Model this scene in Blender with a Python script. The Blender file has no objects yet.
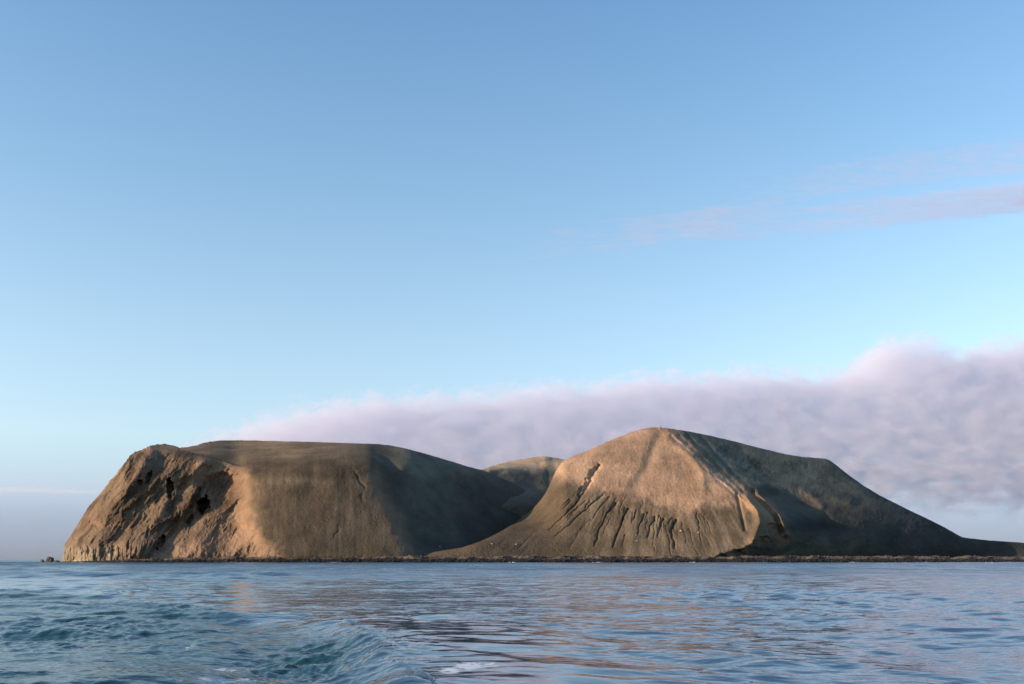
import bpy, bmesh, math, random
import numpy as np

# ------------------------------------------------------------------ constants
FPX = 995.0          # focal length in pixels of a 1024 px wide frame
HOR = 560.0          # image row of the sea horizon
CAMZ = 2.6           # eye height above the water, metres
SUN_EL = math.radians(13.0)
SUN_AZ = math.radians(17.0)     # how far behind the left-hand side the sun stands
rng = np.random.default_rng(7)
random.seed(7)

scene = bpy.context.scene
col = scene.collection

# ------------------------------------------------------------------ helpers
def tag(o, label=None, cat=None, group=None, kind=None):
    if label: o['label'] = label
    if cat: o['category'] = cat
    if group: o['group'] = group
    if kind: o['kind'] = kind
    return o

_perm = rng.permutation(512).astype(np.int64)
_ang = rng.random(512) * 2 * np.pi
_gx, _gy = np.cos(_ang), np.sin(_ang)

def perlin(x, y, seed=0):
    x = np.asarray(x, float); y = np.asarray(y, float)
    xi = np.floor(x).astype(np.int64); yi = np.floor(y).astype(np.int64)
    xf = x - xi; yf = y - yi
    u = xf*xf*xf*(xf*(xf*6-15)+10); v = yf*yf*yf*(yf*(yf*6-15)+10)
    def g(ix, iy, dx, dy):
        h = _perm[(_perm[(ix + seed*57) & 511] + iy + seed*131) & 511]
        return _gx[h]*dx + _gy[h]*dy
    a = g(xi, yi, xf, yf); b = g(xi+1, yi, xf-1, yf)
    c = g(xi, yi+1, xf, yf-1); d = g(xi+1, yi+1, xf-1, yf-1)
    return ((a*(1-u)+b*u)*(1-v) + (c*(1-u)+d*u)*v) * 1.5

def fbm(x, y, octv=4, seed=0, gain=0.5):
    s = 0; a = 1
    for i in range(octv):
        s = s + a*perlin(x*2**i, y*2**i, seed+i); a *= gain
    return s

def ridged(x, y, octv=4, seed=0, gain=0.5):
    s = 0; a = 1
    for i in range(octv):
        s = s + a*(1-2*np.abs(perlin(x*2**i, y*2**i, seed+i))); a *= gain
    return s

def sm(e0, e1, x):
    t = np.clip((x-e0)/(e1-e0), 0, 1)
    return t*t*(3-2*t)

def curve(pts, x, blur=3.0):
    """a smoothed polyline through (x, value) pairs"""
    pts = np.array(pts, float)
    xs = np.arange(pts[0,0]-40, pts[-1,0]+40, 0.5)
    v = np.interp(xs, pts[:,0], pts[:,1])
    if blur > 0:
        k = np.exp(-0.5*(np.arange(-int(6*blur), int(6*blur)+1)*0.5/blur)**2); k /= k.sum()
        pad = len(k)//2
        v = np.convolve(np.pad(v, pad, mode='edge'), k, mode='valid')
    return np.interp(x, xs, v)

def dist_poly(px, py, pts):
    """distance to a polyline and the fraction along it"""
    best = np.full(px.shape, 1e9); frac = np.zeros(px.shape)
    n = len(pts)-1
    for i in range(n):
        ax, ay = pts[i]; bx, by = pts[i+1]
        dx, dy = bx-ax, by-ay; L = dx*dx+dy*dy
        t = np.clip(((px-ax)*dx+(py-ay)*dy)/L, 0, 1)
        d = np.hypot(px-ax-t*dx, py-ay-t*dy)
        m = d < best
        best = np.where(m, d, best); frac = np.where(m, (i+t)/n, frac)
    return best, frac

def grid_mesh(name, X, Y, Z, mat, attrs=None, smooth=True):
    M, N = X.shape
    me = bpy.data.meshes.new(name)
    co = np.stack([X, Y, Z], -1).reshape(-1, 3).astype(np.float32)
    idx = np.arange(M*N).reshape(M, N)
    q = np.stack([idx[:-1,:-1], idx[:-1,1:], idx[1:,1:], idx[1:,:-1]], -1).reshape(-1, 4)
    me.vertices.add(len(co)); me.vertices.foreach_set('co', co.ravel())
    me.loops.add(q.size); me.loops.foreach_set('vertex_index', q.ravel().astype(np.int32))
    me.polygons.add(len(q))
    me.polygons.foreach_set('loop_start', np.arange(0, q.size, 4, dtype=np.int32))
    me.polygons.foreach_set('use_smooth', np.full(len(q), smooth))
    me.update(calc_edges=True)
    for an, a in (attrs or {}).items():
        if a.ndim == 3:
            at = me.attributes.new(an, 'FLOAT_COLOR', 'POINT')
            c4 = np.ones((M*N, 4), np.float32); c4[:, :3] = a.reshape(-1, 3)
            at.data.foreach_set('color', c4.ravel())
        else:
            at = me.attributes.new(an, 'FLOAT', 'POINT')
            at.data.foreach_set('value', a.ravel().astype(np.float32))
    me.materials.append(mat)
    o = bpy.data.objects.new(name, me); col.objects.link(o)
    return o

# ------------------------------------------------------------------ node helpers
def new_mat(name):
    m = bpy.data.materials.new(name); m.use_nodes = True
    nt = m.node_tree; nt.nodes.clear()
    return m, nt
def nd(nt, t, **kw):
    n = nt.nodes.new(t)
    for k, v in kw.items(): setattr(n, k, v)
    return n
def lk(nt, a, b): nt.links.new(a, b)
def mathn(nt, op, a, b=None, c=None, clamp=False):
    n = nd(nt, 'ShaderNodeMath', operation=op, use_clamp=clamp)
    for i, v in enumerate((a, b, c)):
        if v is None: continue
        if isinstance(v, (int, float)): n.inputs[i].default_value = v
        else: lk(nt, v, n.inputs[i])
    return n.outputs[0]
def noise(nt, vec, scale, detail=4, rough=0.55):
    n = nd(nt, 'ShaderNodeTexNoise'); n.inputs['Scale'].default_value = scale
    n.inputs['Detail'].default_value = detail; n.inputs['Roughness'].default_value = rough
    lk(nt, vec, n.inputs['Vector']); return n
def maprange(nt, v, a, b, c, d, smooth=False):
    n = nd(nt, 'ShaderNodeMapRange')
    if smooth: n.interpolation_type = 'SMOOTHSTEP'
    lk(nt, v, n.inputs['Value'])
    for k, x in zip(('From Min', 'From Max', 'To Min', 'To Max'), (a, b, c, d)): n.inputs[k].default_value = x
    return n.outputs['Result']

# ------------------------------------------------------------------ materials
def terrain_mat(name, bump=0.6, spread=0.45):
    m, nt = new_mat(name)
    out = nd(nt, 'ShaderNodeOutputMaterial'); bs = nd(nt, 'ShaderNodeBsdfPrincipled')
    at = nd(nt, 'ShaderNodeAttribute', attribute_name='albedo')
    geo = nd(nt, 'ShaderNodeNewGeometry')
    n1 = noise(nt, geo.outputs['Position'], 0.035, 6, 0.6)
    n2 = noise(nt, geo.outputs['Position'], 0.35, 5, 0.65)
    n0 = noise(nt, geo.outputs['Position'], 0.011, 5, 0.6)
    s = mathn(nt, 'ADD', mathn(nt, 'ADD', mathn(nt, 'MULTIPLY', n1.outputs['Fac'], 0.45), mathn(nt, 'MULTIPLY', n2.outputs['Fac'], 0.22)), mathn(nt, 'MULTIPLY', n0.outputs['Fac'], 0.33))
    f = maprange(nt, s, 0.35, 0.65, 1-spread, 1+spread)
    vm = nd(nt, 'ShaderNodeVectorMath', operation='SCALE')
    lk(nt, at.outputs['Color'], vm.inputs[0]); lk(nt, f, vm.inputs['Scale'])
    lk(nt, vm.outputs[0], bs.inputs['Base Color'])
    bs.inputs['Roughness'].default_value = 0.95
    bs.inputs['Specular IOR Level'].default_value = 0.15
    b = nd(nt, 'ShaderNodeBump'); b.inputs['Strength'].default_value = bump; b.inputs['Distance'].default_value = 1.5
    lk(nt, n2.outputs['Fac'], b.inputs['Height']); lk(nt, b.outputs[0], bs.inputs['Normal'])
    lk(nt, bs.outputs[0], out.inputs[0])
    return m

def rock_mat(name, c, spread=0.5):
    m, nt = new_mat(name)
    out = nd(nt, 'ShaderNodeOutputMaterial'); bs = nd(nt, 'ShaderNodeBsdfPrincipled')
    geo = nd(nt, 'ShaderNodeNewGeometry')
    n1 = noise(nt, geo.outputs['Position'], 0.8, 5, 0.65)
    f = maprange(nt, n1.outputs['Fac'], 0.3, 0.7, 1-spread, 1+spread)
    vm = nd(nt, 'ShaderNodeVectorMath', operation='SCALE'); vm.inputs[0].default_value = c
    lk(nt, f, vm.inputs['Scale']); lk(nt, vm.outputs[0], bs.inputs['Base Color'])
    bs.inputs['Roughness'].default_value = 0.85
    b = nd(nt, 'ShaderNodeBump'); b.inputs['Strength'].default_value = 0.5; b.inputs['Distance'].default_value = 0.3
    lk(nt, n1.outputs['Fac'], b.inputs['Height']); lk(nt, b.outputs[0], bs.inputs['Normal'])
    lk(nt, bs.outputs[0], out.inputs[0])
    return m

M_TUFF = terrain_mat('tuff')
M_SHORE = terrain_mat('shore_gravel', 0.8, 0.5)

# colours of the ground itself
TAN   = np.array([0.55, 0.335, 0.205])     # palagonite tuff, bare
OCHRE = np.array([0.200, 0.132, 0.082])     # weathered cliff rock
UMBER = np.array([0.095, 0.060, 0.036])     # dark bands in the cliff, and the painted shade of its hollow
TEPH  = np.array([0.168, 0.121, 0.075])    # tephra cover
SHADE_ASH   = np.array([0.094, 0.088, 0.070])    # dark ash, with the shade of the lee slopes put into the colour
SAND  = np.array([0.018, 0.017, 0.018])    # black basalt shore
PALE  = np.array([0.55, 0.50, 0.36])       # bird lime and salt

def mix(a, b, f):
    return a*(1-f[..., None]) + b*f[..., None]

def build_hill(name, px, sil, toe, depth, colour, rows, back=330.0, backrows=50, back_slope=0.5):
    """a hill as a closed relief: toe -> crest on the near side, then down the far side to the water.
    px: image columns used to lay the relief out; sil, toe: rows of crest and foot; depth(px,py): metres away"""
    s = np.linspace(0, 1, rows)
    s = 1-(1-s)**1.15
    PX = np.repeat(px[None, :], rows, 0)
    PY = toe[None, :] + (sil-toe)[None, :]*s[:, None]
    Yd = depth(PX, PY, s[:, None])
    Zd = CAMZ + (HOR-PY)/FPX*Yd
    Xd = (PX-512)/FPX*Yd
    alb = colour(PX, PY)*0.80
    # far side
    t = np.linspace(0, 1, backrows+1)[1:]
    Yb = Yd[-1][None, :] + back*t[:, None]
    zc = Zd[-1][None, :]
    Zb = zc - (zc+6)*(0.05*t[:, None] + 0.95*t[:, None]**1.6) + fbm(PX[:1]*0.05, t[:, None]*6, 3, 31)*4*t[:, None]
    Xb = (px[None, :]-512)/FPX*Yb
    albb = np.repeat(alb[-1][None], backrows, 0)
    # let the foot run down under the beach and the sea
    X = np.vstack([Xd, Xb]); Y = np.vstack([Yd, Yb]); Z = np.vstack([Zd, Zb])
    o = grid_mesh(name, X, Y, Z, M_TUFF, {'albedo': np.concatenate([alb, albb], 0)})
    return o

def stroke(PX, PY, pts, w, d, w_end=None):
    dd, fr = dist_poly(PX, PY, pts)
    ww = w if w_end is None else w + (w_end-w)*fr
    return d*np.exp(-(dd/ww)**2)

def hole(PX, PY, cx, cy, rx, ry, d, ang=0.0):
    c, s = math.cos(ang), math.sin(ang)
    a = ((PX-cx)*c + (PY-cy)*s)/rx; b = (-(PX-cx)*s + (PY-cy)*c)/ry
    r = np.sqrt(a*a+b*b) + 0.42*min(1.0, 5/rx)*fbm(PX*0.22, PY*0.22, 3, 77)
    return d*sm(1.25, 0.6, r)

# ------------------------------------------------------------------ cliff hill (the flat-topped one)
SIL_W = [(62,560.2),(63.5,557),(64,545.5),(67,541),(73,532),(79.5,521.5),(87,508.5),(99,495),(111,480),(119,470),(126,461.5),(130,455.5),(135,452),(140,450.2),(147,447),(155,444.5),(163,444),(172,445),(180,447.5),(187,447.5),(196,445),(208,442),(220,440.4),(240,440.2),(275,441),
         (310,441.8),(345,443),(378,444),(392,445.5),(410,449.5),(430,455),(450,461),(468,466.5),(482,470),(500,477),(520,487),(545,502),(570,520)]
px_w = np.arange(62, 560, 0.5)
sil_w = curve(SIL_W, px_w, 0.6) + 0.7*fbm(px_w*0.45, px_w*0+7, 2, 13)*sm(170, 140, px_w)*sm(66, 75, px_w) + (0.9*fbm(px_w*0.16, px_w*0, 3, 3))*sm(235, 200, px_w) + 0.25*fbm(px_w*0.1, px_w*0+3, 3, 9) + 0.22*fbm(px_w*0.45, px_w*0+5, 3, 10)
toe_w = np.maximum(np.full_like(px_w, 561.5), sil_w+1.0)

YF_W = [(50,1215),(64,1180),(80,1150),(100,1125),(125,1106),(150,1100),(180,1101),(215,1108),(236,1112),(246,1103),(254,1092),(264,1086),(290,1083),(330,1087),
        (365,1094),(385,1102),(398,1122),(420,1152),(450,1206),(490,1278),(530,1350),(600,1420)]
def SCARP(PY):
    return curve([(440,0),(470,0),(490,3),(520,5),(535,-4),(548,-18),(560,-34)], PY, 3)
BROW = [(50,428),(130,441),(150,446.5),(180,451),(215,458.5),(242,467),(262,466),(300,460),(345,457),(385,459),(420,462)]
def depth_w(PX, PY, s):
    # contour position: the lee edge leans right towards the foot
    lean = (PY-500)*0.38*sm(330, 390, PX)
    wob = 3.0*fbm(PX*0.02, PY*0.03, 3, 12)
    C = curve(YF_W, PX-lean+wob, 5.0)
    up = 556-PY
    cliff = sm(262, 234, PX+SCARP(PY)+4*fbm(PX*0.05, PY*0.06, 3, 5))
    silp = np.interp(PX, px_w, sil_w)
    # smooth flank, with a gentler brow above its upper edge
    edge = curve(BROW, PX, 5.0)
    brow = 4.0*np.logaddexp(0, (edge-PY)/4.0)*5.0*(1-0.55*sm(380, 425, PX)) - 2.0*(edge-459)*sm(275, 240, PX)*sm(30, -3, PY-edge)
    run = 1.22*np.maximum(up, 0) + brow + np.exp(-((PY-edge)/7.0)**2)*4
    # cliff: eaten back into the hill below the same brow
    below = np.clip(PY-edge, 0, None)
    runc = 1.22*(556-edge) - 0.72*below - 30*sm(522, 556, PY) + brow - 14*sm(185, 90, PX)
    Y = C + run*(1-cliff) + np.where(PY > edge, runc, run)*cliff
    lee = sm(388, 430, PX-lean)
    Y += lee*(-0.25*np.maximum(up, 0))
    # rounding towards the crest
    Y += 9*np.exp(-(PY-silp)/3.0)
    # ---- cliff relief: buttresses falling from upper right to lower left
    a = (PX-150)*0.77 + (PY-500)*0.64      # across the buttresses
    b = -(PX-150)*0.64 + (PY-500)*0.77     # along them
    wx = 5*fbm(PX*0.03, PY*0.03, 3, 40)
    rel = ridged((a+wx)*0.030, b*0.009, 3, 50, 0.45)
    rel2 = ridged((a+wx)*0.085, b*0.03, 3, 58, 0.5)
    rel3 = fbm(PX*0.20, PY*0.20, 3, 66, 0.5)
    clf = cliff*sm(-2, 8, PY-edge)
    Y += clf*(-6.0*rel - 1.7*rel2 + 0.8*rel3 + 0.5*fbm(PX*0.5, PY*0.4, 2, 67) - 1.2*ridged((PX*0.83+PY*0.55+wx*.8)*0.11, (-PX*0.55+PY*0.83)*0.016, 3, 62, 0.6))
    # amphitheatre below the rim
    bowl, _ = dist_poly(PX, PY, [(232,474),(205,500),(176,528),(160,545)])
    Y += cliff*16*np.exp(-(bowl/17)**2)
    Y += cliff*stroke(PX, PY, [(218,470),(150,500),(112,548)], 9, 10)
    Y += -cliff*stroke(PX, PY, [(196,478),(188,505),(160,530),(140,552)], 6, 9)
    Y += -cliff*stroke(PX, PY, [(150,450),(135,480),(100,520),(80,548)], 7, 7)
    # sea cliff at the far left foot, columnar
    Y -= sm(150, 110, PX)*sm(540, 549, PY+4*fbm(PX*0.08, PX*0, 2, 4)-0.10*(120-PX))*5
    Y += sm(160, 120, PX)*sm(543, 549, PY)*3.2*ridged(PX*0.24, PY*0.03, 3, 71)
    # caves and hollows
    for h in ((203.5,505,6.0,8.0,36,0.3),(170,487,3.2,9.5,20,0.06),(148.5,477,2.4,6,11,0.35),(140,482.5,2.6,3.5,9,0),(161.5,541,3.0,8,13,0.55),
              (190,520,2.6,7,10,0.5),(128.5,546,1.6,5,6,0.05),(148,531,1.6,6,4,0.25),(222,486,15,13,6,-0.5),
              (196,497,3,10,6,0.5)):
        Y += hole(PX, PY, *h)
    # bright rim ledge round the hollow and along the slide
    Y -= stroke(PX, PY, [(206,474),(222,470),(236,474),(243,486),(232,503),(215,520)], 3.2, 5)*cliff
    Y -= stroke(PX, PY, [(150,450),(190,458),(226,464),(248,474)], 3.0, 2)
    # ---- smooth flank: faint rills and the scarp
    fl = (1-cliff)*(1-lee)
    Y += fl*sm(-6, 6, PY-edge)*(0.9*fbm(PX*0.05, PY*0.025, 3, 80) + 0.13*fbm(PX*0.25, PY*0.05, 3, 84)+0.16*fbm(PX*0.3, PY*0.3, 3, 85))
    for pts, w, d in (([(353,468),(359,478),(365,488),(364,500),(360,512)], 1.3, 1.5), ([(342,522),(337,532),(334,545)], 1.2, 1.0),
                      ([(372,462),(362,466),(352,472)], 1.8, 0.8), ([(250,485),(290,481),(330,484)], 2.0, 1.2),
                      ([(256,500),(275,494),(300,492)], 2.5, 1.2)):
        Y += stroke(PX+3.5*fbm(PX*.07, PY*.09, 3, 90), PY, pts, w*1.3, d*0.9*np.clip(0.6+0.9*fbm(PX*.08, PY*.08, 2, 91), 0, 1))
    # lee side: soft hollow below the brow, dark gully
    Y += stroke(PX, PY, [(387,466),(394,480),(402,500),(412,520),(420,540)], 8, 9)
    Y += lee*(3.0*fbm(PX*0.022, PY*0.03, 3, 95)+0.6*fbm(PX*0.12, PY*0.08, 4, 96))
    Y += stroke(PX, PY, [(430,470),(446,480),(462,487),(492,492),(520,499)], 4, 2.5)
    Y += fl*sm(390, 370, PX)*0
    return Y

def colour_w(PX, PY):
    cliff = sm(270, 246, PX+SCARP(PY)+9*fbm(PX*0.05, PY*0.06, 4, 5))*sm(-3, 2, PY-curve(BROW, PX, 5.0)+3*fbm(PX*.08, PY*.05, 3, 6))
    c = np.broadcast_to(TEPH*0.72, PX.shape+(3,)).copy()
    top = sm(468, 452, PY+4*fbm(PX*.02, PY*.05, 3, 14))
    c = mix(c, np.array([0.185,0.137,0.087]), top*0.8)
    c = mix(c, np.array([0.25,0.175,0.11]), top*sm(0.0, 0.5, fbm(PX*0.012, PY*0.22+PX*0.012, 4, 123))*0.7)
    c = mix(c, np.array([0.085,0.068,0.048]), sm(0.0, 0.7, fbm(PX*0.028, PY*0.035, 4, 124))*0.35)
    c = mix(c, np.array([0.22,0.16,0.10]), sm(0.1, 0.7, fbm(PX*0.13, PY*0.014, 3, 125))*0.35)
    c = mix(c, np.array([0.23,0.15,0.095]), np.exp(-(dist_poly(PX, PY, [(372,478),(382,500),(392,520),(404,545)])[0]/11)**2)*0.6)
    c = mix(c, np.array([0.23,0.17,0.105]), np.exp(-(dist_poly(PX, PY, [(255,482),(300,480),(330,483)])[0]/5)**2)*0.5)
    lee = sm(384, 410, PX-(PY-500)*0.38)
    c = mix(c, SHADE_ASH, lee)  # shade of the side turned from the sun, laid into the albedo
    c = mix(c, np.array([0.165,0.158,0.118]), lee*sm(500, 462, PY+0.12*(PX-440)+8*fbm(PX*.04, PY*.05, 3, 121))*sm(392, 412, PX-(PY-460)*0.4)*0.8)  # stronger skylight on the upper lee slope painted as a paler tone
    # cliff
    acr = PX*0.83+PY*0.55 + 4*fbm(PX*.03, PY*.03, 3, 102); alo = -PX*0.55+PY*0.83
    strata = fbm(acr*0.10, alo*0.010, 4, 101, 0.6)
    cc = mix(np.broadcast_to(OCHRE, c.shape), UMBER, sm(-0.15, 0.5, strata))
    cc = mix(cc, TAN*0.62, sm(0.25, 0.8, fbm(PX*0.045, PY*0.05, 4, 107))*0.6)
    cc = mix(cc, TAN*0.63, np.exp(-(dist_poly(PX, PY, [(205,473),(228,468),(244,480),(246,505),(246,530),(262,548)])[0]/11)**2)*0.85)
    cc = mix(cc, TAN*0.6, np.exp(-(dist_poly(PX, PY, [(246,536),(215,545),(165,553)])[0]/8)**2)*0.8)
    cc = mix(cc, UMBER, np.exp(-((PX-221)/12)**2-((PY-486)/11)**2)*0.7)  # shade inside the concave hollow painted dark
    sp = sm(0.55, 0.8, fbm(PX*0.3, PY*0.3, 3, 111))
    cc = mix(cc, PALE*0.7, sp*0.3*sm(90, 130, PX))
    low = sm(130, 95, PX)*sm(544, 550, PY)
    cc = mix(cc, np.array([0.33,0.26,0.16]), low*0.45)
    cc = mix(cc, PALE, low*sm(0.35, 0.7, fbm(PX*0.4, PY*0.12, 3, 113))*0.5*sm(544, 556, PY))
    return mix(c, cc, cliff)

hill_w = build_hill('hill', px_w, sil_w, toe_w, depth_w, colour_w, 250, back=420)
tag(hill_w, 'flat-topped brown hill with the rugged cave-pocked sea cliff at its left end', 'hill', kind='structure')

# ------------------------------------------------------------------ cone hill (the bright one with the summit)
SIL_E = [(425,554),(440,551),(462,547.5),(480,541.5),(493,535.5),(505,529),(516,522),(525,515.5),(533,508.5),(540,501),(546,492.5),(550.5,483),(555,472),(562,461.5),(575,455.5),(590,449.5),(605,442.5),
         (620,436.5),(632,432),(643,428.6),(652,427.2),(664,427.6),(674,429),(690,431.6),(710,435.6),(735,441.5),(760,448),(785,454),(800,456.5),(815,457.8),(826,458.6),(831,461),(838,466.5),
         (850,476),(865,486.5),(880,495.5),(895,503),(910,510.5),(930,520),(945,527.5),(956,534),(963,537.5),(975,538.8),(990,540.5),(1010,541.8),(1030,543),(1060,545.5),(1110,549),(1180,553),(1240,557)]
px_e = np.arange(424, 1245, 0.5)
sil_e = curve(SIL_E, px_e, 1.6) + 0.22*fbm(px_e*0.12, px_e*0, 4, 21) + 0.25*fbm(px_e*0.5, px_e*0, 3, 22)*sm(660, 690, px_e)*sm(990, 940, px_e)*0.6
toe_e = np.maximum(np.full_like(px_e, 560.5), sil_e+1.0)
RIDGE = [(420,664),(430,668),(452,690),(470,706),(497,741),(512,763),(522,770),(535,762),(545,747),(556,722),(565,700)]     # (row, column) of the sharp edge between sunny and lee side

def ridge_line(PX, PY):
    r0 = curve(RIDGE, PY, 4.0)
    n = (3.0+6.5*sm(495, 535, PY))*fbm(PY*0.075, PX*0.045, 4, 132, 0.55)
    return r0 + n*np.exp(-((PX-r0)/15)**2)

def depth_e(PX, PY, s):
    silp = np.interp(PX, px_e, sil_e)
    up = 556-PY
    run = 1.30*np.maximum(up, 0) + 0.004*np.clip(up, 0, None)**2
    rr = ridge_line(PX, PY)
    dx = PX-rr
    # sunny side: bowed towards the camera and slightly turned to the left
    left = np.clip(-dx, 0, None)
    C = 1100 + 0.10*left + 0.0002*left**2 - 34*sm(570, 460, PX)*sm(512, 545, PY) + 110*sm(568, 512, PX)*sm(546, 500, PY)
    right = np.clip(dx, 0, None)
    C = C + 1.15*np.minimum(right, 55) + 0.72*np.clip(right-55, 0, None)*sm(470, 250, right) + 150*sm(250,470,right)*0
    C += 12*sm(0, 14, right)*sm(30, 10, right)*0
    Y = C + run
    Y += 7*np.exp(-(PY-silp)/3.0)
    sunny = sm(6, -6, dx)
    lee = 1-sunny
    # fans: broad flutes radiating from the summit
    th = np.arctan2(PX-655, np.maximum(PY-395, 5))
    rad = np.hypot(PX-655, PY-395)
    Y += sunny*(1.7*fbm(th*4, rad*0.016, 3, 141)*sm(20, 90, rad) + 0.32*fbm(th*34, rad*0.03, 3, 144)*sm(60, 130, rad))
    Y += 0.30*fbm(PX*0.35, PY*0.3, 3, 147)
    # long chute in the upper face
    Y += stroke(PX, PY, [(660,436),(652,452),(646,470),(634,485)], 5, 3.2)
    Y -= stroke(PX, PY, [(668,440),(690,455),(702,472),(704,490)], 4, 2.5)
    # gullies cut into the lower apron
    jx = PX + 1.6*fbm(PX*.05, PY*.07, 2, 150) + 0.7*fbm(PX*.25, PY*.25, 3, 153)
    wn = 0.85 + 0.55*fbm(PX*.12, PY*.10, 2, 157)
    for pts, w, d in GULLIES:
        q = np.array(pts); x0, x1 = q[:,0].min()-16, q[:,0].max()+16
        i0, i1 = np.searchsorted(px_e, (x0, x1)); sl = slice(i0, i1)
        dd, fr = dist_poly(jx[:, sl], PY[:, sl], pts)
        wv = w*wn[:, sl]*(1-0.55*fr)
        Y[:, sl] += d*1.25*np.exp(-dd/np.clip(0.75*wv, 0.35, 4))*sm(0, 0.06, fr+0.02)*(1-0.4*fr)
    # headcut scar
    Y += hole(PX, PY, 594, 471, 3.2, 9, 4, 0.75)
    Y += hole(PX, PY, 585, 487, 3.0, 11, 3.5, 0.7)
    # step where the tephra apron begins
    edge = curve(APRON, PX, 3.0) + 3*fbm(PX*0.08, PY*0.05, 3, 160)
    Y -= sunny*2.2*sm(-3, 3, PY-edge)*sm(540, 570, PX)
    # rills along the sharp edge
    for k, (ox, d) in enumerate(((3, 2.6), (9, 3.0), (17, 2.6), (27, 2.2))):
        pts = [(668+ox*1.2, 436), (690+ox, 455), (706+ox, 472), (737+ox*0.9, 499), (757+ox*0.7, 520)]
        Y += stroke(PX+1.2*fbm(PX*.1, PY*.1, 3, 170+k), PY, pts, 2.0, d)
    # ravine below the edge with sunlit lips
    Y += stroke(PX, PY, [(737,494),(741,512),(745,530)], 1.6, 4)
    Y += stroke(PX, PY, [(752,492),(764,504),(775,514),(783,532)], 2.4, 7)
    Y -= stroke(PX, PY, [(758,494),(770,505),(780,516),(787,534)], 3.2, 18)
    Y -= stroke(PX, PY, [(747,498),(757,510),(760,522),(754,538)], 4, 15)
    # lee side: shelf, spur and dark basin
    Y += lee*(2.6*fbm(PX*0.025, PY*0.03, 4, 180)+0.35*fbm(PX*0.10, PY*0.10, 3, 184))
    Y -= stroke(PX, PY, [(803,490),(812,498),(822,507)], 4, 3.8)*sm(516, 503, PY)
    Y += stroke(PX, PY, [(770,500),(800,512),(828,528)], 10, 12)*lee
    Y -= stroke(PX, PY, [(745,486),(790,487),(825,492),(850,500)], 5, 6)*lee
    return Y

APRON = [(420,475),(520,476),(560,480),(580,488),(600,493),(620,494),(640,498),(655,504),(668,511),(684,515),(694,508),(712,503),(730,505),(745,508),(790,515)]
GULLIES = [
    ([(601,464),(594,472),(590,482),(584,492),(576,504),(562,517),(550,530)], 2.4, 5.0),
    ([(604,494),(595,502),(583,512),(570,523),(556,536)], 1.7, 3.6),
    ([(610,496),(602,505),(594,515)], 1.5, 3.0),
    ([(618,502),(608,513),(600,528),(595,546)], 2.0, 5.0),
    ([(630,508),(624,517),(619,532),(613,547)], 2.2, 6.0),
    ([(637,510),(632,522)], 1.5, 3.5),
    ([(645,513),(640,525),(637,534)], 1.7, 5.0),
    ([(655,516),(651,525),(647,538)], 1.9, 5.5),
    ([(664,518),(660,528),(657,536)], 1.6, 4.5),
    ([(677,519),(673,526),(672,538),(675,548)], 2.6, 6.5),
    ([(648,512),(645,520)], 1.3, 3.0), ([(660,515),(656,523)], 1.3, 3.0), ([(671,518),(668,526)], 1.3, 3.0),
    ([(590,518),(580,532),(570,548)], 2.2, 1.8), ([(545,520),(532,534),(520,548)], 2.5, 1.6), ([(696,512),(699,524),(701,540)], 1.6, 2.2),
    ([(560,510),(545,522),(536,534)], 1.5, 1.8), ([(625,534),(622,548)], 1.6, 2.0), ([(588,500),(570,514),(556,528)], 1.2, 2.0),
]

_r = random.Random(21)
for _k in range(46):
    _x = _r.uniform(545, 705); _t = math.atan2(_x-655, 118)
    _y = float(np.interp(_x, [a for a, b in APRON], [b for a, b in APRON])) + _r.uniform(0, 22)
    _l = _r.uniform(10, 34)
    _r.random(); GULLIES.append(([(_x, _y), (_x+0.5*_l*math.sin(_t*1.25)+_r.uniform(-1, 1), _y+0.5*_l*math.cos(_t*1.2)), (_x+_l*math.sin(_t*1.25), _y+_l*math.cos(_t*1.2))], _r.uniform(0.7, 1.2), _r.uniform(0.7, 2.2)))

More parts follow.
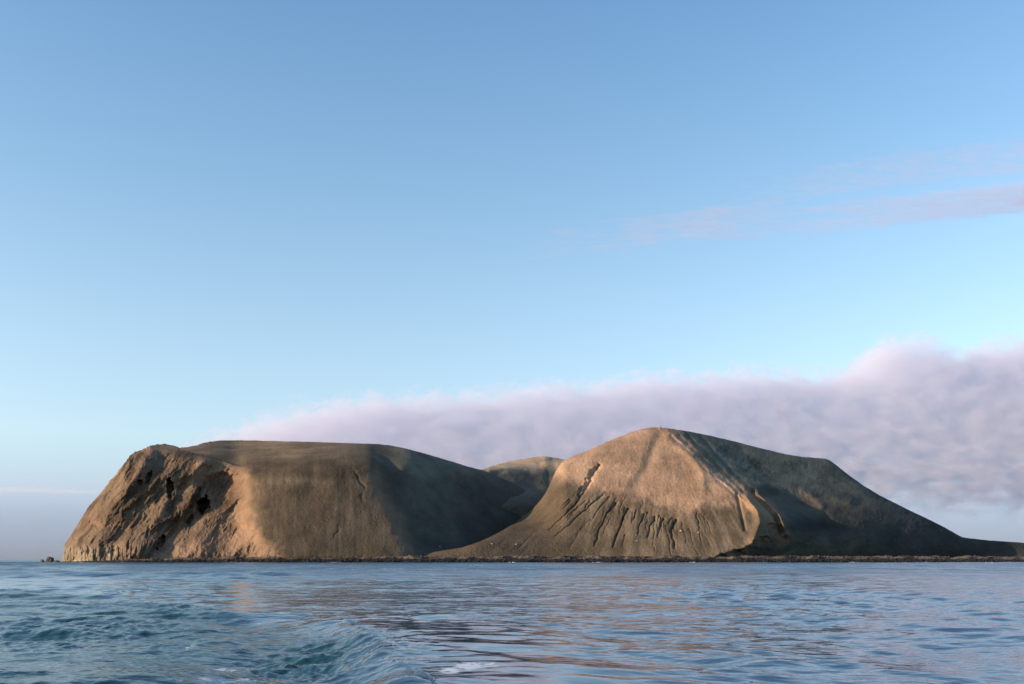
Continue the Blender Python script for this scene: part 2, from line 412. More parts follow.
def colour_e(PX, PY):
    edge = curve(APRON, PX, 3.0) + 5*fbm(PX*0.06, PY*0.05, 4, 160)
    ap = sm(-9, 9, PY-edge)
    th = np.arctan2(PX-655, np.maximum(PY-395, 5)); rad = np.hypot(PX-655, PY-395)
    c = np.broadcast_to(TAN*0.93, PX.shape+(3,)).copy()
    c = mix(c, np.array([0.38,0.245,0.15]), sm(-0.2, 0.6, 0.22*fbm(th*9, rad*0.012, 4, 201)+0.8*fbm(PX*0.04, PY*0.05, 4, 203))*0.75)
    c = mix(c, np.array([0.42,0.28,0.175]), sm(590, 545, PX)*0.7)
    c = mix(c, np.array([0.33,0.22,0.14]), np.exp(-(dist_poly(PX, PY, [(655,434),(650,455),(640,476),(626,492)])[0]/7)**2)*0.7)
    te = mix(np.broadcast_to(TEPH*0.88, c.shape), np.array([0.23,0.165,0.105]), sm(-.2, .6, fbm(th*14, rad*0.02, 4, 207)))
    c = mix(c, te, np.maximum(ap*sm(500, 545, PX+0.8*(PY-500)), sm(528, 540, PY)))
    c = mix(c, TEPH*0.66, ap*sm(610, 545, PX)*0.8)
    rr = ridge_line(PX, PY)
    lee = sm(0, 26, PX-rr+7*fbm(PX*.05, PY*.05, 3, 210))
    c = mix(c, SHADE_ASH*np.array([0.95,1.0,0.98]), lee*0.95)  # lee side darkened in the albedo, shade painted from the ridge line on
    c = mix(c, TAN*0.8, np.exp(-(dist_poly(PX, PY, [(808,494),(820,505)])[0]/3)**2)*0.8)  # sunlit bit of the spur painted in a lighter tone
    c = mix(c, np.array([0.30,0.19,0.11]), np.exp(-(dist_poly(PX, PY, [(745,497),(764,508),(782,533)])[0]/9)**2)*0.9)
    c = mix(c, np.array([0.135,0.148,0.115]), lee*sm(500, 470, PY-0.10*(PX-760)+8*fbm(PX*.03, PY*.05, 3, 212))*0.7)  # brighter upper lee face: its extra light painted into the albedo
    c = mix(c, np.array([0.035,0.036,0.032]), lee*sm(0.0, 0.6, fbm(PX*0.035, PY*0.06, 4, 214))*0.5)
    basin_shade = np.exp(-((PX-815)/52)**2-((PY-527)/11)**2)
    c = mix(c, np.array([0.03,0.03,0.028]), basin_shade*0.8)  # deep shade of the basin painted nearly black
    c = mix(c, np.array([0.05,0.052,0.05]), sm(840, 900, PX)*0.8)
    return c

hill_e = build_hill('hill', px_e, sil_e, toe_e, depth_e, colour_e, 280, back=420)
tag(hill_e, 'cone-shaped hill with a sunlit tan face, gullied foot and dark lee side', 'hill', kind='structure')

# ------------------------------------------------------------------ far hill in the saddle
SIL_F = [(430,490),(455,481),(470,474),(485,468.3),(500,463.5),(512,460.8),(522,459),(534,457),(545,456.3),(556,457.6),(570,461),(590,467),(620,478),(650,490)]
px_f = np.arange(430, 650, 0.75)
sil_f = curve(SIL_F, px_f, 1.2) + 0.2*fbm(px_f*0.1, px_f*0, 3, 41)
def depth_f(PX, PY, s):
    up = 556-PY
    Y = 1370 + 2.6*np.maximum(up-50, 0) + 0.5*up + 14*np.exp(-(PY-np.interp(PX, px_f, sil_f))/3.0)
    Y += 3*fbm(PX*0.04, PY*0.05, 4, 220) + stroke(PX, PY, [(548,457),(530,463),(510,466),(490,470)], 3, -6)
    Y += 0.25*np.abs(PX-545) - 1.35*np.clip(548-PX, 0, None)*sm(463, 470, PY-0.06*(PX-520))
    return Y
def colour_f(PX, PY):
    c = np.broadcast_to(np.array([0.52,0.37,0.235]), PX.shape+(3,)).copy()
    return mix(c, np.array([0.15,0.135,0.10]), sm(465, 474, PY+3*fbm(PX*.05, PY*.05, 3, 230)))  # shadow across the slope under the cap painted as a darker tone
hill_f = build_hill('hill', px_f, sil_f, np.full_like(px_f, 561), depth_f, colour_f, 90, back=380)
tag(hill_f, 'low far hill showing its top in the saddle between the two big hills', 'hill', kind='structure')

# ------------------------------------------------------------------ shore: boulder beach in front of the hills
px_s = np.arange(62, 1700, 0.6)
ns = 70
t = np.linspace(0, 1, ns)[:, None]
PXs = np.repeat(px_s[None, :], ns, 0)
Y0 = curve([(60,1108),(120,1082),(200,1072),(300,1066),(600,1070),(800,1078),(1000,1090),(1300,1180),(1700,1450)], px_s, 8)[None, :] + 7*fbm(px_s*0.03, px_s*0, 4, 240)[None, :]
berm = curve([(60,0.6),(100,1.5),(130,3.5),(180,5.0),(260,6.4),(400,6.9),(700,7.0),(900,6.6),(1000,6.2),(1300,5.0),(1700,3)], px_s, 6)[None, :]*(1+0.22*fbm(px_s*0.05, px_s*0, 4, 243)[None, :])
d = t**1.3*330*sm(58, 110, px_s)[None, :] + t*8
prof = np.interp(d, [0, 4, 16, 24, 40, 60, 400], [-1.2, 0.2, 0.55, 0.92, 1.0, 0.98, 1.05])
Zs = berm*np.maximum(prof, 0) + np.minimum(prof, 0) + (0.55*fbm(PXs*0.35, d*0.2, 4, 250) + 0.35*fbm(PXs*0.9, d*0.5, 2, 255))*np.clip(prof, 0, 1)*np.exp(-d/120)
Ys = Y0 + d
Xs = (PXs-512)/FPX*Ys
hi = sm(0.45, 0.68, prof + 0.22*fbm(PXs*0.15, d*0.2, 3, 260))
cs = mix(np.broadcast_to(SAND, PXs.shape+(3,)), np.array([0.19,0.135,0.088]), hi*sm(-0.5, 0.3, fbm(PXs*0.06, d*0.05, 3, 262)))
shore = grid_mesh('beach', Xs, Ys, Zs, M_SHORE, {'albedo': cs})
tag(shore, 'narrow beach of black and brown gravel along the foot of the island', 'beach', kind='structure')

# ------------------------------------------------------------------ rocks
def rock_bm(bm, loc, size, seed, sub=2):
    r = random.Random(seed)
    ret = bmesh.ops.create_icosphere(bm, subdivisions=sub, radius=1.0)
    ox, oy = r.random()*50, r.random()*50
    ang = r.random()*6.28; ca, sa = math.cos(ang), math.sin(ang)
    vs = ret['verts']
    P = np.array([v.co[:] for v in vs])
    n = 1 + 0.38*perlin(P[:,0]*1.1+ox+P[:,2]*.7, P[:,1]*1.1+oy+P[:,2]*.6, 2) + 0.18*perlin(P[:,0]*2.6+oy, P[:,1]*2.6+ox+P[:,2]*2, 5)
    P = P*n[:, None]
    P[:,2] = np.where(P[:,2] < -0.45, -0.45, P[:,2])
    P = P*np.array(size)
    P = np.stack([P[:,0]*ca-P[:,1]*sa, P[:,0]*sa+P[:,1]*ca, P[:,2]], -1) + np.array(loc)
    for v, p in zip(vs, P): v.co = p

def rock_obj(name, loc, size, seed, mat, sub=3):
    bm = bmesh.new(); rock_bm(bm, (0, 0, 0), size, seed, sub)
    me = bpy.data.meshes.new(name); bm.to_mesh(me); bm.free()
    me.materials.append(mat)
    o = bpy.data.objects.new(name, me); o.location = loc; col.objects.link(o)
    return o

M_DARK = rock_mat('basalt', (0.013, 0.0125, 0.013))
M_BROWN = rock_mat('brown_boulder', (0.105, 0.078, 0.056))
M_PALE = rock_mat('pale_boulder', (0.36, 0.30, 0.23), 0.2)
M_STACK = rock_mat('skerry_rock', (0.085, 0.07, 0.06))

def world_at(px, py, Y):
    return ((px-512)/FPX*Y, Y, CAMZ+(HOR-py)/FPX*Y)

# boulders of the beach: thousands, one object for the wet black ones and one for the dry brown ones
def boulder_field(name, n, drange, mat, smin, smax, label, seed):
    r = random.Random(seed)
    base = bmesh.new(); variants = []
    for k in range(8):
        b = bmesh.new(); rock_bm(b, (0,0,0), (1,1,0.75), seed*50+k, 1)
        b.verts.ensure_lookup_table()
        variants.append((np.array([v.co[:] for v in b.verts]), np.array([[v.index for v in f.verts] for f in b.faces])))
        b.free()
    base.free()
    V, F, off = [], [], 0
    for i in range(n):
        px = r.uniform(72, 1250)
        j = int(np.clip((px-62)/0.6, 0, len(px_s)-1))
        dd = r.uniform(*drange)
        y = Y0[0, j] + dd
        z = berm[0, j]*max(0, float(np.interp(dd, [0, 4, 16, 24, 40, 60, 400], [-.2, 0.2, 0.55, 0.92, 1.0, 0.98, 1.05])))
        s = smin + (smax-smin)*r.random()**2.5
        if px < 130: s *= 0.7
        vv, ff = variants[r.randrange(8)]
        a = r.random()*6.28; ca, sa = math.cos(a), math.sin(a)
        W = vv*np.array([s*r.uniform(.8,1.4), s*r.uniform(.8,1.2), s*r.uniform(.6,1.0)])
        W = np.stack([W[:,0]*ca-W[:,1]*sa, W[:,0]*sa+W[:,1]*ca, W[:,2]], -1)
        W += np.array([(px-512)/FPX*y, y, z+0.15*s])
        V.append(W); F.append(ff+off); off += len(W)
    me = bpy.data.meshes.new(name)
    me.from_pydata(np.concatenate(V).tolist(), [], np.concatenate(F).tolist())
    me.materials.append(mat)
    o = bpy.data.objects.new(name, me); col.objects.link(o)
    tag(o, label, 'boulders', kind='stuff')
    return o
boulder_field('wet_boulders', 3000, (2, 15), M_DARK, 0.5, 1.7, 'black wet boulders heaped along the waterline of the island', 3)
boulder_field('dry_boulders', 2200, (18, 60), M_BROWN, 0.4, 1.4, 'brown dry boulders strewn on top of the beach ridge', 4)

# white wash breaking here and there on the boulders
M_SURF = rock_mat('white_water', (0.72, 0.74, 0.76), 0.1)
bm = bmesh.new(); rs = random.Random(8)
for (pa, pb, n) in ((70,84,16),(118,126,8),(222,246,26),(330,341,10),(402,420,14),(508,516,7),(585,604,14),(690,697,6),(742,770,18),(846,858,9),(905,930,14),(985,1001,10)):
    for k in range(n):
        px = rs.uniform(pa, pb); j = int((px-62)/0.6)
        y = Y0[0, max(j, 0)] + rs.uniform(-3, 4)
        rock_bm(bm, ((px-512)/FPX*y, y, 0.1), (rs.uniform(0.5, 1.6), rs.uniform(0.4, 1.0), rs.uniform(0.12, 0.38)), rs.randrange(9999), 1)
me = bpy.data.meshes.new('surf'); bm.to_mesh(me); bm.free(); me.materials.append(M_SURF)
o = bpy.data.objects.new('surf', me); col.objects.link(o)
tag(o, 'thin broken patches of white surf along the waterline of the island', 'surf', kind='stuff')

# skerry rocks off the left tip
for (px, w, h, dy, lab) in ((42.5, 2.6, 3.3, 12, 'outermost dark low rock in the sea off the left tip of the island'),
                        (50.5, 3.6, 6.4, 10, 'tallest pointed rock in the sea just off the left cliff foot'),
                        (57.0, 4.5, 2.3, 8, 'flat dark rock joining the left cliff foot to the rocks in the sea')):
    Y = 1120+dy
    o = rock_obj('sea_rock', ((px-512)/FPX*Y, Y, -0.3), (w, w*1.2, h), int(px*10), M_STACK)
    tag(o, lab, 'rock', 'rocks in the sea off the cliff')

# ------------------------------------------------------------------ rays on to the hills: set pale boulders and the summit marker on the ground
from mathutils import Vector
from mathutils.bvhtree import BVHTree
def bvh(o):
    me = o.data
    return BVHTree.FromPolygons([v.co[:] for v in me.vertices], [p.vertices[:] for p in me.polygons])
tree_e = bvh(hill_e); tree_w = bvh(hill_w)
def hit(tree, px, py):
    return tree.ray_cast(Vector((0, 0, CAMZ)), Vector(((px-512)/FPX, 1, (HOR-py)/FPX)).normalized())[0]

for (px, py, s, tr, lab) in (
    (681, 531, 1.35, tree_e, 'pale boulder lying beside the widest gully of the bright hill'),
    (698.5, 532.5, 1.1, tree_e, 'lone pale boulder on the smooth apron right of the gullies'),
    (637, 541, 1.2, tree_e, 'pale boulder low on the apron below the middle gullies'),
    (516, 544.5, 1.2, tree_e, 'pale boulder low on the left skirt of the bright hill'),
    (492, 544, 0.9, tree_e, 'small pale boulder at the edge of the valley shadow'),
    (562, 525, 0.9, tree_e, 'small pale boulder beside the long slanting gully'),
    (636, 535, 0.8, tree_e, 'tiny pale stone just below a gully mouth'),
    (440, 546.5, 1.2, tree_w, 'pale boulder in the shade at the foot of the flat-topped hill'),
    (122, 529, 1.1, tree_w, 'light stone stuck on the rugged cliff face above the sea columns'),
    (114, 531, 1.0, tree_w, 'light stone on the cliff face left of its twin')):
    p = hit(tr, px, py)
    if p is None: continue
    o = rock_obj('boulder', (p.x, p.y-0.1*s, p.z), (s*1.1, s, s*0.9), int(px), M_PALE, 2)
    tag(o, lab, 'boulder', 'pale boulders on the slopes')

# summit marker: a stubby concrete plinth with a dark post
p = hit(tree_e, 660, 429.2)
zc = p.z
root = bpy.data.objects.new('summit_beacon', None); root.location = (p.x, p.y, zc); col.objects.link(root)
tag(root, 'tiny beacon with a dark post standing on the summit of the bright hill', 'beacon')
def prism(name, w, dpt, h, z0, taper, mat, x=0.0):
    bm = bmesh.new()
    r = bmesh.ops.create_cube(bm, size=1.0)
    for v in r['verts']:
        k = taper if v.co.z > 0 else 1.0
        v.co.x = v.co.x*w*k + x; v.co.y = v.co.y*dpt*k; v.co.z = (v.co.z+0.5)*h + z0
    bmesh.ops.bevel(bm, geom=bm.edges[:], offset=min(w, dpt, h)*0.08, segments=2, affect='EDGES')
    me = bpy.data.meshes.new(name); bm.to_mesh(me); bm.free(); me.materials.append(mat)
    o = bpy.data.objects.new(name, me); o.parent = root; col.objects.link(o)
    return o
M_CONC = rock_mat('weathered_concrete', (0.40, 0.31, 0.26), 0.15)
M_IRON = rock_mat('dark_iron', (0.07, 0.055, 0.055), 0.2)
prism('plinth', 2.6, 2.4, 2.0, -1.0, 0.9, M_CONC, -0.9)
prism('post', 1.1, 1.1, 4.9, -0.8, 0.75, M_IRON, 1.2)
prism('cap', 1.5, 1.5, 0.35, 4.1, 0.8, M_IRON, 1.2)

# ------------------------------------------------------------------ sea
def sea_mat():
    m, nt = new_mat('sea_water')
    out = nd(nt, 'ShaderNodeOutputMaterial'); bs = nd(nt, 'ShaderNodeBsdfPrincipled')
    wk = nd(nt, 'ShaderNodeAttribute', attribute_name='wake').outputs['Fac']
    fo = nd(nt, 'ShaderNodeAttribute', attribute_name='foam').outputs['Fac']
    geo = nd(nt, 'ShaderNodeNewGeometry')
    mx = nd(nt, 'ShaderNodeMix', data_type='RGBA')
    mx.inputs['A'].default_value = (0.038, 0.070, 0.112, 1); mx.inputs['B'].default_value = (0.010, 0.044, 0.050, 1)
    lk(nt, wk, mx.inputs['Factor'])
    fn = noise(nt, geo.outputs['Position'], 5.0, 6, 0.7)
    thr = mathn(nt, 'SUBTRACT', mathn(nt, 'ADD', fn.outputs['Fac'], fo), 1.02)
    ff = maprange(nt, thr, 0.0, 0.22, 0, 1, True)
    mx2 = nd(nt, 'ShaderNodeMix', data_type='RGBA'); mx2.inputs['B'].default_value = (0.75, 0.74, 0.74, 1)
    lk(nt, mx.outputs['Result'], mx2.inputs['A']); lk(nt, ff, mx2.inputs['Factor'])
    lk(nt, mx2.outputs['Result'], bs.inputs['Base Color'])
    lk(nt, maprange(nt, wk, 0, 1, 1.42, 1.30), bs.inputs['IOR'])
    # wind ripples, longer across the line of sight
    mp = nd(nt, 'ShaderNodeMapping'); mp.inputs['Scale'].default_value = (0.55, 1.0, 1.0); mp.inputs['Rotation'].default_value = (0, 0, 0.25)
    lk(nt, geo.outputs['Position'], mp.inputs['Vector'])
    n1 = noise(nt, mp.outputs[0], 1.1, 3, 0.5)
    n2 = noise(nt, mp.outputs[0], 5.5, 2, 0.5)
    hsum = mathn(nt, 'ADD', mathn(nt, 'MULTIPLY', n1.outputs['Fac'], 0.10), mathn(nt, 'MULTIPLY', n2.outputs['Fac'], mathn(nt, 'ADD', 0.006, mathn(nt, 'MULTIPLY', wk, 0.022))))
    mp2 = nd(nt, 'ShaderNodeMapping'); mp2.inputs['Scale'].default_value = (0.05, 0.02, 1.0)
    lk(nt, geo.outputs['Position'], mp2.inputs['Vector'])
    n3 = noise(nt, mp2.outputs[0], 1.0, 5, 0.65)
    calm = nd(nt, 'ShaderNodeAttribute', attribute_name='calm').outputs['Fac']
    glass = nd(nt, 'ShaderNodeAttribute', attribute_name='glass').outputs['Fac']
    gust = maprange(nt, n3.outputs['Fac'], 0.35, 0.65, 0.10, 0.34)
    rough = mathn(nt, 'ADD', mathn(nt, 'MULTIPLY', gust, mathn(nt, 'SUBTRACT', 1.0, calm)), mathn(nt, 'ADD', 0.05, mathn(nt, 'MULTIPLY', wk, 0.10)))
    lk(nt, mathn(nt, 'ADD', maprange(nt, ff, 0, 1, 0.0, 0.6), rough), bs.inputs['Roughness'])
    n4 = noise(nt, mp.outputs[0], 0.16, 3, 0.6)
    hsum = mathn(nt, 'MULTIPLY', hsum, mathn(nt, 'SUBTRACT', 1.0, mathn(nt, 'MULTIPLY', glass, 0.8)))
    hsum = mathn(nt, 'ADD', hsum, mathn(nt, 'MULTIPLY', mathn(nt, 'SUBTRACT', 1.0, calm), mathn(nt, 'MULTIPLY', n4.outputs['Fac'], 0.5)))
    b = nd(nt, 'ShaderNodeBump'); b.inputs['Strength'].default_value = 1.0; b.inputs['Distance'].default_value = 1.0
    lk(nt, hsum, b.inputs['Height']); lk(nt, b.outputs[0], bs.inputs['Normal'])
    lk(nt, bs.outputs[0], out.inputs[0])
    return m
M_SEA = sea_mat()

def w_at(px, py):
    r = CAMZ*FPX/(py-HOR); return ((px-512)/FPX*r, r)

nr, nc = 1150, 900
rr = np.exp(np.linspace(math.log(7.0), math.log(1500.0), nr))
uu = np.linspace(-0.78, 0.78, nc)
XX = uu[None, :]*rr[:, None]; YY = np.repeat(rr[:, None], nc, 1)
cell = rr[:, None]*(math.log(1500/7.0)/nr)*1.0
ZZ = np.zeros_like(XX)
wr = np.random.default_rng(11)
for i in range(70):
    lam = math.exp(wr.uniform(math.log(0.9), math.log(13)))
    th = wr.normal(math.radians(75), 0.7)
    amp = 0.0052*lam**0.82*wr.uniform(0.5, 1.2)/1.0
    k = 2*math.pi/lam
    ph = wr.uniform(0, 6.28)
    fade = np.clip((lam/(cell*3.0))-0.6, 0, 1)
    arg = k*(XX*math.cos(th)+YY*math.sin(th))+ph
    ZZ += amp*fade*(np.sin(arg)+0.18*np.cos(2*arg))
patch = 0.62+0.55*fbm(XX*0.02, YY*0.012, 3, 300)
ZZ *= np.clip(patch, 0.22, 1.4)*(0.84+0.30*sm(5, -25, XX+0.05*YY))
short = ZZ; ZZ = np.zeros_like(XX)
for i in range(30):
    lam = math.exp(wr.uniform(math.log(8), math.log(38)))
    th = wr.normal(math.radians(85), 0.4)
    amp = 0.0036*lam*wr.uniform(0.5, 1.2)
    k = 2*math.pi/lam; ph = wr.uniform(0, 6.28)
    ZZ += amp*np.clip((lam/(cell*3.0))-0.6, 0, 1)*sm(40, 160, YY)*np.sin(k*(XX*math.cos(th)+YY*math.sin(th))+ph)
ZZ *= np.clip(0.7+0.8*fbm(XX*0.006, YY*0.006, 2, 340), 0.2, 1.6)
# wake of the boat: churned water to the left, a smooth standing wave at its edge
PYs = HOR + CAMZ*FPX/YY; PXX = 512+FPX*uu[None, :]+0*YY
wb = [w_at(*q) for q in ((452,760),(410,690),(388,662),(372,642),(345,629),(250,612),(120,597),(-100,585),(-700,575))]
edge_x = np.interp(YY, [p[1] for p in wb], [p[0] for p in wb])
wake = sm(0.3, -3.0, XX-edge_x+1.0*fbm(XX*0.15, YY*0.12, 3, 310))
ridge_pts = [w_at(*q) for q in ((440,740),(410,690),(388,662),(371,641),(345,629),(290,620))]
dc, fr = dist_poly(XX, YY, ridge_pts)
side = XX - np.interp(YY, [p[1] for p in ridge_pts], [p[0] for p in ridge_pts]) + 0.5*perlin(XX*0.25, YY*0.2, 333)
wid = np.where(side < 0, 0.85, 7.5)
glass = np.exp(-((dc-2.6)/2.4)**2)*(side > 0)*sm(48, 34, YY)
ZZ += short*(1-0.55*glass)
ZZ += 0.44*np.exp(-(dc/wid)**2)*np.sin(np.pi*np.clip(fr*0.95+0.10, 0, 1))**0.6
ZZ -= 0.22*np.exp(-((dc-2.8)/1.5)**2)*(side < 0)
tail = [w_at(*q) for q in ((352,629),(400,618),(450,624),(510,638),(590,650))]
dt_, ft = dist_poly(XX, YY, tail)
ZZ += 0.17*np.exp(-(dt_/2.2)**2)*np.sin(np.pi*np.clip(ft*0.85+0.12, 0, 1))**0.8
for off, a_ in ((4.0, 0.06), (7.5, 0.045)):
    ZZ += a_*np.exp(-((dt_-off)/1.2)**2)*sm(0, 4, XX-edge_x)
ZZ += wake*((0.105*fbm(XX*0.27, YY*0.36, 5, 320, 0.60)+0.035*ridged(XX*1.1, YY*0.9, 3, 326))*np.clip(0.75+0.9*fbm(XX*0.09, YY*0.06, 3, 350), 0.15, 1.6))*np.clip(1.5-cell*2, 0, 1)
dpx, dpy = w_at(318, 658)
dark = np.exp(-((XX-dpx-0.16*(YY-dpy)*-1)/2.0)**2-((YY-dpy)/5.5)**2)
ZZ += dark*(0.16*fbm(XX*0.75, YY*0.8, 4, 360, 0.6)+0.02)
# broad low swells under the churned water
ZZ += wake*0.16*np.sin(0.42*(0.35*XX+YY)+1.2*perlin(XX*0.06, YY*0.06, 371)+0.5)*sm(120, 50, YY)
foam = np.zeros_like(XX)
for (px, py, rad, s) in ((230,660,0.9,0.70),(246,672,0.5,0.68),(216,682,0.9,0.70),(470,684,0.6,0.80),(490,682,0.4,0.70),(450,688,0.5,0.74),(60,664,1.0,0.57),(90,645,1.0,0.55),(190,646,0.7,0.58),(30,675,1.0,0.54),(140,672,1.2,0.53)):
    fx, fy = w_at(px, py)
    foam = np.maximum(foam, s*np.exp(-((XX-fx)/rad)**2-((YY-fy)/(rad*2.2))**2))
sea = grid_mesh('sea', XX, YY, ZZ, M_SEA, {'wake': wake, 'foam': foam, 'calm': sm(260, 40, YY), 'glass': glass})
tag(sea, 'rippled blue sea with the smooth wave of a boat wake in front', 'sea', kind='structure')
# the open sea round it, out to the horizon, as rings butted to the edge of the detailed water
def far_sea():
    bm = bmesh.new()
    R = 90000.0
    e = 0.02
    outer = [(-R,-R),(R,-R),(R,R),(-R,R)]
    inner = [(-0.78*7,7),(0.78*7,7),(0.78*1500,1500),(-0.78*1500,1500)]
    vo = [bm.verts.new((x, y, -0.05)) for x, y in outer]; vi = [bm.verts.new((x, y, -0.05)) for x, y in inner]
    for i in range(4):
        bm.faces.new((vo[i], vo[(i+1)%4], vi[(i+1)%4], vi[i]))
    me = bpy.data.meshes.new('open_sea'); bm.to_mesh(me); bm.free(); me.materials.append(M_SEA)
    o = bpy.data.objects.new('open_sea', me); col.objects.link(o)
    return tag(o, 'open sea stretching out to the horizon beside and beyond the island', 'sea', kind='structure')
far_sea()

# ------------------------------------------------------------------ sky and sun
# moist sea air: colour balance of the clear sky by elevation (0 = horizon, 1 = 80 degrees)
SKY_TINT = [(0.0,(0.42,0.52,0.95)),(0.043,(0.68,0.70,1.02)),(0.085,(1.20,1.12,1.12)),(0.17,(1.34,1.25,1.17)),(0.28,(1.17,1.26,1.23)),(0.41,(0.91,1.12,1.25)),(0.65,(0.56,0.80,1.02)),(1.0,(0.42,0.66,0.92))]
world = bpy.data.worlds.new('World'); scene.world = world; world.use_nodes = True
nt = world.node_tree; nt.nodes.clear()
out = nd(nt, 'ShaderNodeOutputWorld'); bg = nd(nt, 'ShaderNodeBackground')
sky = nd(nt, 'ShaderNodeTexSky', sky_type='NISHITA'); sky.sun_disc = False
sky.sun_elevation = SUN_EL
L = Vector((-math.cos(SUN_AZ)*math.cos(SUN_EL), -math.sin(SUN_AZ)*math.cos(SUN_EL), math.sin(SUN_EL)))
sky.sun_rotation = math.atan2(L.x, L.y)     # measured clockwise from +Y
sky.altitude = 0; sky.air_density = 1.0; sky.dust_density = 0.6; sky.ozone_density = 2.0
tc = nd(nt, 'ShaderNodeTexCoord'); sx = nd(nt, 'ShaderNodeSeparateXYZ'); lk(nt, tc.outputs['Generated'], sx.inputs[0])
el = mathn(nt, 'ARCSINE', sx.outputs['Z'])
cr = nd(nt, 'ShaderNodeValToRGB'); cr.color_ramp.interpolation = 'B_SPLINE'
lk(nt, maprange(nt, el, 0.0, 1.4, 0, 1), cr.inputs['Fac'])
stops = SKY_TINT
while len(cr.color_ramp.elements) < len(stops): cr.color_ramp.elements.new(0.5)
for e, (p_, c_) in zip(cr.color_ramp.elements, stops): e.position = p_; e.color = (c_[0]/2, c_[1]/2, c_[2]/2, 1)
m1 = nd(nt, 'ShaderNodeMix', data_type='RGBA', blend_type='MULTIPLY'); m1.inputs['Factor'].default_value = 1
lk(nt, sky.outputs[0], m1.inputs['A']); lk(nt, cr.outputs['Color'], m1.inputs['B'])
sc2 = nd(nt, 'ShaderNodeVectorMath', operation='SCALE'); sc2.inputs['Scale'].default_value = 2.0
lk(nt, m1.outputs['Result'], sc2.inputs[0])
lk(nt, sc2.outputs[0], bg.inputs['Color']); bg.inputs['Strength'].default_value = 0.15
lk(nt, bg.outputs[0], out.inputs['Surface'])

sl = bpy.data.lights.new('sun', 'SUN'); sl.energy = 4.2; sl.angle = math.radians(0.53); sl.color = (1.0, 0.78, 0.55)
so = bpy.data.objects.new('sun', sl); col.objects.link(so)
so.rotation_euler = (-L).to_track_quat('-Z', 'Y').to_euler()
so.location = (-400, -100, 300)

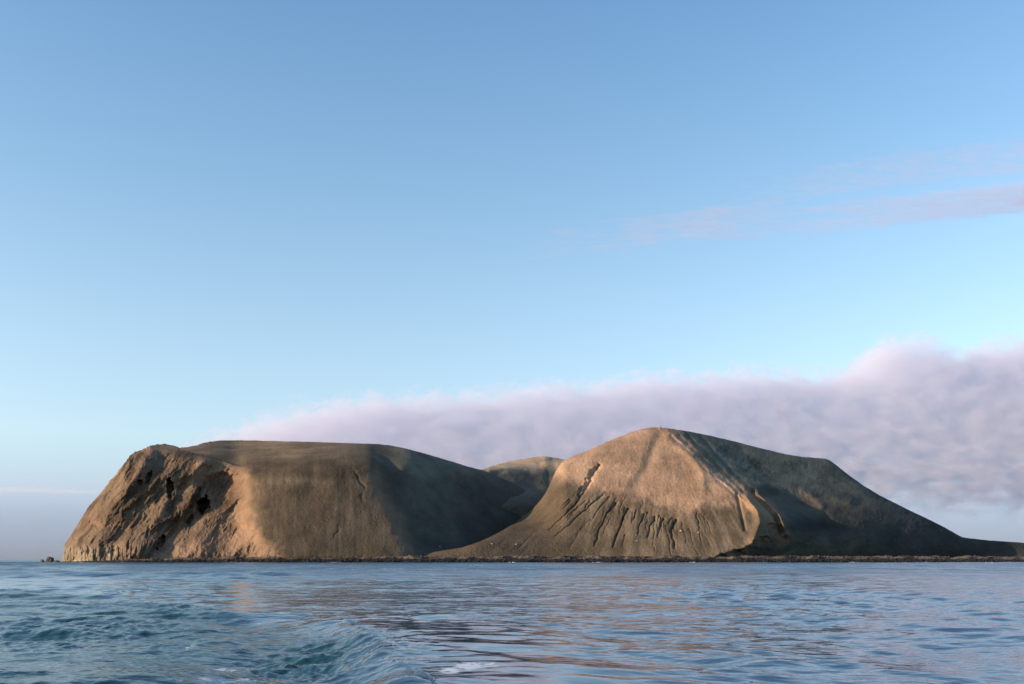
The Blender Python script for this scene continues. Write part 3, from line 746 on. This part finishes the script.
# ------------------------------------------------------------------ clouds: real volumes far behind the island
def cloud(name, label, Yn, thick, top, bottom, dens, blob, seed, ragged=1.0, colr=(0.935,0.895,0.965), group=None, soft=0.35, basef=1.0, stretch=0.7):
    """top, bottom: (column, row) profiles of the cloud as it stands at distance Yn"""
    pxs = np.linspace(top[0][0], top[-1][0], 180)
    tp = curve(top, pxs, 5); bt = curve(bottom, pxs, 12)
    amp = blob
    zt = CAMZ+(HOR-tp)/FPX*Yn; zb = CAMZ+(HOR-bt)/FPX*Yn
    xs = (pxs-512)/FPX*Yn
    m, nt = new_mat(name)
    out = nd(nt, 'ShaderNodeOutputMaterial'); pv = nd(nt, 'ShaderNodeVolumePrincipled')
    pv.inputs['Color'].default_value = (*colr, 1); pv.inputs['Anisotropy'].default_value = 0.0
    geo = nd(nt, 'ShaderNodeNewGeometry'); sx = nd(nt, 'ShaderNodeSeparateXYZ'); lk(nt, geo.outputs['Position'], sx.inputs[0])
    zmax = float(zt.max()*1.05)
    def prof(v):
        fc = nd(nt, 'ShaderNodeFloatCurve'); c = fc.mapping.curves[0]
        k = np.linspace(0, len(xs)-1, 60).astype(int)
        pts = [((xs[i]-xs[0])/(xs[-1]-xs[0]), v[i]/zmax) for i in k]
        c.points[0].location = pts[0]; c.points[1].location = pts[-1]
        for q in pts[1:-1]: c.points.new(*q)
        fc.mapping.update()
        lk(nt, maprange(nt, sx.outputs['X'], float(xs[0]), float(xs[-1]), 0, 1), fc.inputs['Value'])
        return mathn(nt, 'MULTIPLY', fc.outputs[0], zmax)
    T, B = prof(zt), prof(zb)
    mp = nd(nt, 'ShaderNodeMapping'); mp.inputs['Scale'].default_value = (stretch, 0.7, 1.25); mp.inputs['Location'].default_value = (seed*311.0, seed*17.0, 0)
    lk(nt, geo.outputs['Position'], mp.inputs['Vector'])
    n1 = noise(nt, mp.outputs[0], 1.0/blob, 6, 0.62)
    nz = mathn(nt, 'MULTIPLY', mathn(nt, 'SUBTRACT', n1.outputs['Fac'], 0.5), 2.6*blob*ragged)
    dt = mathn(nt, 'SUBTRACT', T, sx.outputs['Z']); db = mathn(nt, 'SUBTRACT', sx.outputs['Z'], B)
    if basef < 1: nz = mathn(nt, 'MULTIPLY', nz, maprange(nt, db, 0.0, 5.0*blob, 0.15, 1.0, True))
    dy = mathn(nt, 'MULTIPLY', mathn(nt, 'SUBTRACT', thick/2, mathn(nt, 'ABSOLUTE', mathn(nt, 'SUBTRACT', sx.outputs['Y'], Yn+thick/2))), 1.0)
    dx = mathn(nt, 'MULTIPLY', mathn(nt, 'MINIMUM', mathn(nt, 'SUBTRACT', sx.outputs['X'], float(xs[0])), mathn(nt, 'SUBTRACT', float(xs[-1]), sx.outputs['X'])), 0.5)
    dmin = mathn(nt, 'MINIMUM', mathn(nt, 'MINIMUM', dt, mathn(nt, 'MULTIPLY', db, basef)), mathn(nt, 'MINIMUM', dy, dx))
    d = mathn(nt, 'ADD', dmin, mathn(nt, 'SUBTRACT', nz, blob*0.25))
    dn = maprange(nt, d, 0, soft*blob*2, 0, dens, True)
    lk(nt, dn, pv.inputs['Density']); lk(nt, pv.outputs[0], out.inputs['Volume'])
    # hull: a closed body wrapped round the profile
    bm = bmesh.new(); rings = []
    for x, a, b in zip(xs, zt+blob*0.55*ragged, zb-blob*0.55*ragged):
        mid = (a+b)/2; h = (a-b)/2
        ring = []
        for k in range(16):
            an = 2*math.pi*k/16
            cy = math.copysign(abs(math.cos(an))**0.5, math.cos(an)); sz = math.copysign(abs(math.sin(an))**0.6, math.sin(an))
            ring.append(bm.verts.new((x, Yn+thick/2+cy*thick*0.55, mid+sz*h)))
        rings.append(ring)
    for r0, r1 in zip(rings[:-1], rings[1:]):
        for k in range(16): bm.faces.new((r0[k], r0[(k+1)%16], r1[(k+1)%16], r1[k]))
    bm.faces.new(rings[0][::-1]); bm.faces.new(rings[-1])
    bmesh.ops.recalc_face_normals(bm, faces=bm.faces)
    me = bpy.data.meshes.new(name); bm.to_mesh(me); bm.free(); me.materials.append(m)
    o = bpy.data.objects.new(name, me); col.objects.link(o)
    return tag(o, label, 'cloud', group)

cloud('cloud_bank', 'long lavender cloud bank rising to the right behind the island', 15000, 1700,
      [(150,440),(190,432),(215,422),(250,409),(290,396),(330,391),(345,386),(385,386),(400,382),(430,386),(470,380),(500,381),(530,370),(545,376),(600,371),(640,363),(680,360),
       (700,365),(740,357),(800,360),(850,361),(870,352),(885,333),(910,322),(950,328),(985,338),(1010,328),(1100,322),(1300,315),(1600,310)],
      [(150,480),(215,500),(300,560),(600,565),(720,550),(820,540),(900,535),(1000,535),(1600,535)], 0.0016, 230, 3, 1.85, (0.895,0.868,0.945), soft=0.40, basef=0.22)
cloud('cloud_bank', 'low hazy grey-blue cloud bank lying along the whole sea horizon', 26000, 4000,
      [(-500,455),(0,456),(100,460),(240,470),(300,480),(700,455),(1000,432),(1700,425)], [(-500,585),(1700,585)], 0.00034, 420, 5, 0.7, (0.72,0.82,0.965), soft=1.6)
cloud('cloud_streak', 'thin pinkish cloud streak slanting across the upper right sky', 9000, 900,
      [(520,231),(600,220),(720,199),(800,201),(900,189),(1024,174),(1200,153)], [(520,234),(600,226),(720,212),(800,209),(900,201),(1024,190),(1200,173)], 0.0021, 60, 7, 1.6, (0.86,0.72,0.80), stretch=0.16)
cloud('cloud_streak', 'faint cloud wisp above the longer pink streak', 9000, 900,
      [(740,182),(830,158),(940,141),(1024,133),(1200,121)], [(740,185),(830,168),(940,153),(1024,146),(1200,134)], 0.0014, 60, 9, 1.6, (0.82,0.72,0.81), stretch=0.22)
cloud('cloud_streak', 'thin pale cloud line low over the sea horizon at the far left', 22000, 1200,
      [(-400,482),(-100,483),(20,484),(90,487),(150,491)], [(-400,493),(-100,493),(20,493),(90,493),(150,493)], 0.0005, 90, 11, 1.1, (0.97,0.95,0.97), stretch=0.3)
scene.cycles.volume_step_rate = 0.4
scene.cycles.volume_bounces = 5

# ------------------------------------------------------------------ camera
cd = bpy.data.cameras.new('camera'); cam = bpy.data.objects.new('camera', cd); col.objects.link(cam)
cam.location = (0, 0, CAMZ); cam.rotation_euler = (math.radians(90), 0, 0)
cd.sensor_width = 36; cd.lens = 36*FPX/1024; cd.shift_y = (HOR-342)/1024
cd.clip_start = 0.1; cd.clip_end = 200000
scene.camera = cam
scene.view_settings.view_transform = 'Standard'; scene.view_settings.look = 'None'
scene.view_settings.exposure = 0.6; scene.view_settings.gamma = 1.0
scene.render.engine = 'CYCLES'
scene.cycles.use_denoising = True
scene.cycles.max_bounces = 8
